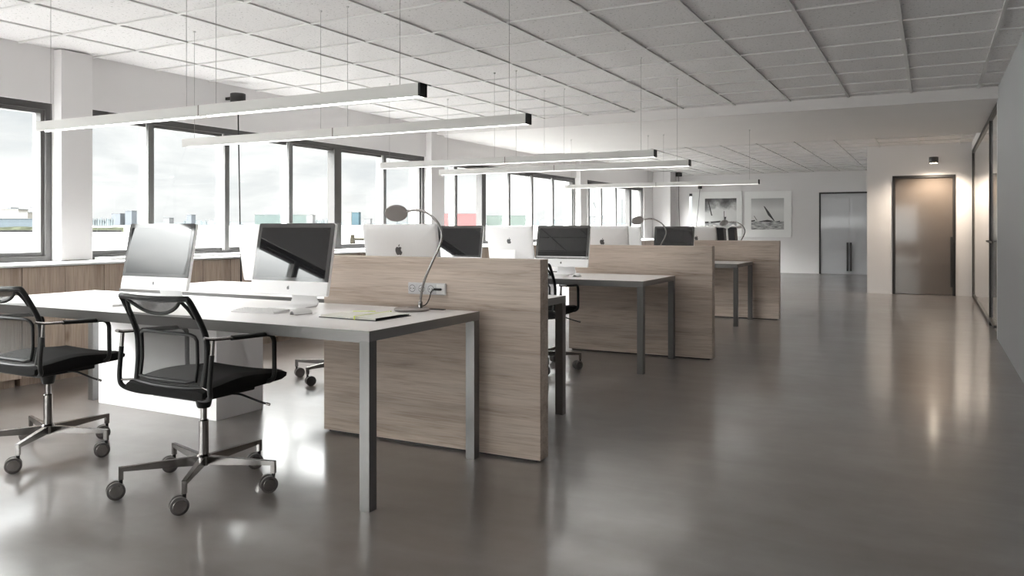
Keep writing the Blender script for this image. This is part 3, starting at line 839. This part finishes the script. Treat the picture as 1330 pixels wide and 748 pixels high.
# ------------------------------------------------------------------ sailing pictures
def m_photo(seed, dark):
    m, nt, b = new_mat('sailing_print_%d' % seed)
    setp(b, rough=.4)
    t = nt.nodes.new('ShaderNodeTexCoord'); se = nt.nodes.new('ShaderNodeSeparateXYZ')
    nt.links.new(t.outputs['Object'], se.inputs[0])
    mp = nt.nodes.new('ShaderNodeMapping'); mp.inputs['Location'].default_value = (seed, 0, seed)
    nt.links.new(t.outputs['Object'], mp.inputs['Vector'])
    cl = noise(nt, mp.outputs[0], 3.2 if dark else 1.5, 5, .55)
    mp2 = nt.nodes.new('ShaderNodeMapping'); mp2.inputs['Scale'].default_value = (3, 1, 16)
    nt.links.new(t.outputs['Object'], mp2.inputs['Vector'])
    wv = noise(nt, mp2.outputs[0], 2.4, 4, .6)
    # vertical position 0..1
    mr = nt.nodes.new('ShaderNodeMapRange'); mr.inputs[1].default_value = -.42; mr.inputs[2].default_value = .42
    nt.links.new(se.outputs['Z'], mr.inputs[0])
    ad = nt.nodes.new('ShaderNodeMath'); ad.operation = 'MULTIPLY_ADD'
    ad.inputs[1].default_value = .9 if dark else .25; ad.inputs[2].default_value = -.45 if dark else -.12
    nt.links.new(cl, ad.inputs[0])
    a2 = nt.nodes.new('ShaderNodeMath'); a2.operation = 'ADD'
    nt.links.new(ad.outputs[0], a2.inputs[0]); nt.links.new(mr.outputs[0], a2.inputs[1])
    sky = ramp(nt, a2.outputs[0], [(.3, (.62, .62, .61)), (.62, (.68, .68, .67)), (.82, (.20, .20, .20) if dark else (.5, .5, .5)), (1, (.05, .05, .05) if dark else (.36, .36, .36))])
    sea = ramp(nt, wv, [(.35, (.10, .10, .10)), (.5, (.34, .34, .34)), (.65, (.62, .62, .61))])
    th = nt.nodes.new('ShaderNodeMath'); th.operation = 'GREATER_THAN'; th.inputs[1].default_value = .27
    nt.links.new(mr.outputs[0], th.inputs[0])
    nt.links.new(mixc(nt, sea, sky, th.outputs[0]), b.inputs['Base Color'])
    return m
def make_picture(label, x0, x1, z0, z1, px0, px1, pz0, pz1, seed, dark, sails):
    cx, cz = (x0 + x1) / 2, (z0 + z1) / 2
    t = thing('framed_picture', label, 'picture', (cx, YB - .001, cz), 0, 'black and white sailing pictures')
    MB().box(x0 - cx, x1 - cx, -.035, 0, z0 - cz, z1 - cz).build('frame', M['white_plastic'], t, .002)
    q = MB().box((px0 - px1) / 2, (px1 - px0) / 2, -.0012, 0, (pz0 - pz1) / 2, (pz1 - pz0) / 2).build('print', m_photo(seed, dark), t)
    q.location = ((px0 + px1) / 2 - cx, -.0355, (pz0 + pz1) / 2 - cz)
    s_ = MB()
    W_, H_ = px1 - px0, pz1 - pz0
    for poly in sails:
        s_.prism([(-W_ / 2 + u * W_, -H_ / 2 + v * H_) for u, v in poly], lambda u, v, d: (u, d, v), -.0022, -.0013)
    s_.build('sail', M['black'], q)
make_picture('right-hand framed black and white picture of leaning sailboats', -4.434, -3.242, .937, 2.15, -4.263, -3.425, 1.138, 1.961, 3, False,
             [[(.38, .76), (.42, .74), (.56, .55), (.72, .28), (.70, .27), (.52, .46)], [(.08, .44), (.10, .44), (.19, .29), (.17, .29)], [(.0, .29), (.12, .31), (.12, .27), (0, .26)], [(.22, .26), (.5, .31), (.72, .27), (.5, .24)], [(.74, .25), (.88, .28), (.88, .24)]])
make_picture('left-hand framed picture of sailboats under dark clouds', -6.10 + .25, -4.505, .952, 2.165, -5.5, -4.648, 1.117, 1.982, 9, True,
             [[(.10, .92), (.12, .92), (.24, .46), (.20, .46)], [(.60, .60), (.62, .60), (.615, .3), (.60, .3)], [(.62, .42), (.68, .42), (.66, .32), (.63, .32)], [(.18, .27), (.5, .30), (.52, .25), (.2, .22)], [(.0, .27), (.12, .28), (.12, .22), (0, .22)]])

# ------------------------------------------------------------------ small things in the farthest row
tr = thing('magazine_rack', 'white tray on slanted dark supports on the farthest desk, before the left picture', 'rack', (-2.47, 11.02, .741))
for x_ in (-.09, .06):
    MB().prism([(x_, 0), (x_ + .085, 0), (x_ + .055, .435), (x_ - .035, .435)], lambda u, v, d: (u, d, v), -.08, .08).build('support', M['cover'], tr)
    MB().prism([(x_ - .018, 0), (x_ - .001, 0), (x_ - .036, .435), (x_ - .053, .435)], lambda u, v, d: (u, d, v), -.08, .08).build('divider_sheet', M['white_plastic'], tr)
rows = []
for i in range(9):
    rows.append([(-.27 + .06 * i, -.12 + .04 * j, .437 + .02 * math.sin(i * 1.3) ** 2 + .016 * math.sin(j * 1.1 + i)) for j in range(7)])
t2 = MB().grid(rows); o = t2.build('tray', M['white_plastic'], tr, ang=20)
md = o.modifiers.new('solid', 'SOLIDIFY'); md.thickness = .008
pl = MB()
random.seed(3)
for i in range(26):
    a = random.uniform(0, 2 * PI); r = random.uniform(.01, .11); x_, y_ = math.cos(a) * r, math.sin(a) * r * .5
    z_ = random.uniform(.0, .03)
    pl.prism([(x_ - .018, y_), (x_, y_ + .01), (x_ + .018, y_), (x_, y_ - .01)], lambda u, v, d, z_=z_: (u, v, d + z_), 0, .004)
tb = thing('potted_plant', 'green leaves in a tall white planter beyond the farthest desks', 'plant', (-4.85, 19.0, 0))
MB().box(-.15, .15, -.15, .15, 0, 1.17).build('planter', M['white_plastic'], tb, .005)
MB().box(-.135, .135, -.135, .135, 1.17, 1.175).build('soil', M['brown'], tb)
o = pl.xf(Matrix.Translation((0, 0, 1.176)) @ Matrix.Scale(1.5, 4)).build('leaves', M['green'], tb)
bx = thing('storage_box', 'small brown box on the far end of the window counter', 'box', (-5.98, 17.6, .893))
MB().box(-.06, .06, -.1, .1, 0, .05).build('body', M['brown'], bx, .003)
MB().box(-.063, .063, -.103, .103, .05, .065).build('lid', M['brown'], bx, .003)

# ------------------------------------------------------------------ outside: river, quay, skyline
FW = Vector((-math.sin(YAW), math.cos(YAW), 0)); RT = Vector((math.cos(YAW), math.sin(YAW), 0))
def bear(px, D): return FW * D + RT * ((px - 665) / 1039 * D)
def wz(D): return -5 + .0068 * D
rows = []
for D in (12, 60, 200, 530, 1200, 2450):
    rows.append([tuple((FW * D + RT * s_ * (D * 2.2 + 60)) + Vector((0, 0, wz(D)))) for s_ in (-1, -.4, 0, .4, 1)])
wo = MB().grid(rows).build('river', M['water'], None, ang=80); tag(wo, 'pale grey river beyond the windows', 'river', kind='stuff')
ROT = Matrix.Rotation(YAW, 4, 'Z')
def building(name, label, cat, px0, px1, top_px, D, mat, parts=(), base_px=291.5, depth=30):
    p = bear((px0 + px1) / 2, D); wd = (px1 - px0) / 1039 * D
    z0 = EYE + (297 - base_px) / 1039 * D - 1; h = (297 - top_px) / 1039 * D + EYE - z0
    t = thing(name, label, cat, (p.x, p.y, z0), YAW)
    MB().box(-wd / 2, wd / 2, 0, depth, 0, h).build('walls', mat, t)
    MB().box(-wd / 2 - .5, wd / 2 + .5, -.5, depth + .5, h, h + h * .04).build('roof', BM['grey'], t)
    for (fx0, fx1, add, mt) in parts:
        MB().box(-wd / 2 + fx0 * wd, -wd / 2 + fx1 * wd, 3, depth - 3, h * 1.04, h + add * D / 1039).build('rooftop_block', mt, t)
    return t
# land strips (terrain)
def land(name, label, px0, px1, D, top_px, base_px, mat, depth, seed, amp=.25):
    random.seed(seed)
    n = 40; f = MB(); R0, R1, R2, R3 = [], [], [], []
    z0 = EYE + (297 - base_px) / 1039 * D - 1.5
    for i in range(n + 1):
        px = px0 + (px1 - px0) * i / n; h = (base_px - top_px) / 1039 * D * (1 - amp * random.random()) + 1.5
        a = bear(px, D); b_ = bear(px, D + depth * .25); c = bear(px, D + depth)
        R0.append((a.x, a.y, z0)); R1.append((b_.x, b_.y, z0 + h)); R2.append((c.x, c.y, z0 + h)); R3.append((c.x, c.y, z0))
    f.grid([R0, R1, R2, R3])
    o = f.build(name, mat, None, ang=60); return tag(o, label, 'terrain', kind='stuff')
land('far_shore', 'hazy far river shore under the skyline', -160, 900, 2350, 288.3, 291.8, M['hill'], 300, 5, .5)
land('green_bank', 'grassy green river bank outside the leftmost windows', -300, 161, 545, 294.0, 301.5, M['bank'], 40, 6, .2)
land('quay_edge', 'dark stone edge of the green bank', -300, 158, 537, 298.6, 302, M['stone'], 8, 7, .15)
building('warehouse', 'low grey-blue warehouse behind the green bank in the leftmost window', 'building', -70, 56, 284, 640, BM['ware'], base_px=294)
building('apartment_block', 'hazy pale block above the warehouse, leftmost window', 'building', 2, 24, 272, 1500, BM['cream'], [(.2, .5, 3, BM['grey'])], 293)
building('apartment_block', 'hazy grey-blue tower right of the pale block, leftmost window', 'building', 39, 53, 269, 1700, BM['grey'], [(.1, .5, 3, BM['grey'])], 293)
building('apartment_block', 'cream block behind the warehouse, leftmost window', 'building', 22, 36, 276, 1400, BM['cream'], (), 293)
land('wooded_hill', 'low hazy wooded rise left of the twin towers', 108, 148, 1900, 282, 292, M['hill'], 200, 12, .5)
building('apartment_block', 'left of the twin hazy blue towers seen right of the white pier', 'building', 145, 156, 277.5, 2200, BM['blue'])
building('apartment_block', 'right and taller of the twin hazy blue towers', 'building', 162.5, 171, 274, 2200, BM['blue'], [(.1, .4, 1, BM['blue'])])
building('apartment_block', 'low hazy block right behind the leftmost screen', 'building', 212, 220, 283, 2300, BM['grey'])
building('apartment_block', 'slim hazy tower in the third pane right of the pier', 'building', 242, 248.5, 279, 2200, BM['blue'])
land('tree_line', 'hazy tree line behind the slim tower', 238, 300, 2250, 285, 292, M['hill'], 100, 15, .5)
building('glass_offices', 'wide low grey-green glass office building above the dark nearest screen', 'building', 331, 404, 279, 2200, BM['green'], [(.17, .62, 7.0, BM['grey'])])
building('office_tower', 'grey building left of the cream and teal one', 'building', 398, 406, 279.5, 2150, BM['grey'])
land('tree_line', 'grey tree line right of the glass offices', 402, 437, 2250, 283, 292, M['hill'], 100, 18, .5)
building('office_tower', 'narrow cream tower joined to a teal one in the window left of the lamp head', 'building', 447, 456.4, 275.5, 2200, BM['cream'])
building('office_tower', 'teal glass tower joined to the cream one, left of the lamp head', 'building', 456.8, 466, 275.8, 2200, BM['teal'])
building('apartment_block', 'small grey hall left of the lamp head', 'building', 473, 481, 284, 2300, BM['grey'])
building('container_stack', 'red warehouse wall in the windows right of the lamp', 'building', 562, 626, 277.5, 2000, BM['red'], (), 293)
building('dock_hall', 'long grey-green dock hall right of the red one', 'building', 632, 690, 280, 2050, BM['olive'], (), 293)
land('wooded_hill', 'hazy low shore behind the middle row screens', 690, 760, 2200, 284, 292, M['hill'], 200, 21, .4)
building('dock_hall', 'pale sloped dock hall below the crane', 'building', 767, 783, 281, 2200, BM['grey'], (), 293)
def crane(label, px, top, D):
    p = bear(px, D); h = (297 - top) / 1039 * D + EYE + 6
    t = thing('harbour_crane', label, 'crane', (p.x, p.y, -6 + wz(D)), YAW)
    h -= wz(D)
    MB().box(-2.2, 2.2, -2.2, 2.2, 0, h * .45).build('tower', M['hill'], t)
    MB().tube([(3, 0, h * .40), (-14, 0, h)], 1.0, 6).build('jib', M['hill'], t)
    MB().box(-5, 7, -3, 3, h * .38, h * .5).build('cabin', M['hill'], t)
crane('thin harbour crane in the far window left of the white computer back', 779, 263, 1800)
for q, (px, tp) in enumerate(((808, 259), (815.5, 263), (516, 271), (529, 272))):
    p = bear(px, 1700); h = (297 - tp) / 1039 * 1700 + EYE - wz(1700) + 2
    mo = MB().tube([(0, 0, 0), (0, 0, h)], .7, 6).build('ship_mast', M['hill'], None)
    mo.location = (p.x, p.y, wz(1700) - 2)
    tag(mo, ['left of two thin far masts in the last window bay', 'right of two thin far masts in the last window bay', 'left thin mast behind the lamp head', 'right thin mast behind the lamp neck'][q], 'mast')
dp = thing('mooring_post', 'timber mooring dolphin with beam standing in the river left of the white computer back', 'post', tuple(bear(458, 60) + Vector((0, 0, wz(60)))), YAW)
h = EYE - wz(60)
MB().tube([(0, 0, -1), (0, 0, h - .45)], .16, 8).build('post', M['timber'], dp)
MB().tube([(-.55, 0, -1), (-.05, 0, h - .6)], .12, 8).tube([(.5, .2, -1), (.05, 0, h - .6)], .12, 8).build('raking_post', M['timber'], dp)
MB().tube([(.1, 0, h - .78), (2.6, .4, h - .80)], .09, 8).build('beam', M['timber'], dp)

# ------------------------------------------------------------------ world, camera, view
wd = bpy.data.worlds.new('overcast_sky'); SC.world = wd; wd.use_nodes = True
nt = wd.node_tree; bg = nt.nodes['Background']
tc = nt.nodes.new('ShaderNodeTexCoord'); sp = nt.nodes.new('ShaderNodeSeparateXYZ')
nt.links.new(tc.outputs['Generated'], sp.inputs[0])
mp = nt.nodes.new('ShaderNodeMapping'); mp.inputs['Scale'].default_value = (1, 1, 3.2)
nt.links.new(tc.outputs['Generated'], mp.inputs['Vector'])
n1 = noise(nt, mp.outputs[0], 4.5, 6, .55, .4)
cl = ramp(nt, n1, [(.30, (.74, .77, .80)), (.42, (.86, .875, .89)), (.52, (1.0, 1.005, 1.01)), (.75, (1.4, 1.4, 1.4))])
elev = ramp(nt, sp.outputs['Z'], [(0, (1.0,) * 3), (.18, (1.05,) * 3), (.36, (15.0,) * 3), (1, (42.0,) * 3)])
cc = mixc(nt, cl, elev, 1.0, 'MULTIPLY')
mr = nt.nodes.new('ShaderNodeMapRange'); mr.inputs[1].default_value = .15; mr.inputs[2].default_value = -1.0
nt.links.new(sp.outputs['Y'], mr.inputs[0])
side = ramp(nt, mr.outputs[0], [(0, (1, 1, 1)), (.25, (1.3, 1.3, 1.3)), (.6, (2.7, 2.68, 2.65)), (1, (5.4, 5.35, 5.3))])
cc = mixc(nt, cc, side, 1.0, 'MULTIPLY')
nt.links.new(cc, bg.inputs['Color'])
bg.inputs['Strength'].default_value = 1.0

cam = bpy.data.cameras.new('camera'); co = bpy.data.objects.new('camera', cam); COL.objects.link(co)
cam.sensor_width = 36; cam.lens = 36 * 1039 / 1330
cam.shift_y = -(374 - 297) / 1330
cam.clip_start = .05; cam.clip_end = 8000
co.location = (0, 0, EYE); co.rotation_euler = (PI / 2, 0, YAW)
SC.camera = co
SC.view_settings.view_transform = 'Standard'; SC.view_settings.look = 'None'
SC.view_settings.gamma = 1; SC.view_settings.use_curve_mapping = False
SC.view_settings.exposure = 0.14
SC.cycles.max_bounces = 12; SC.cycles.diffuse_bounces = 6; SC.cycles.transparent_max_bounces = 24
SC.cycles.sample_clamp_indirect = 8
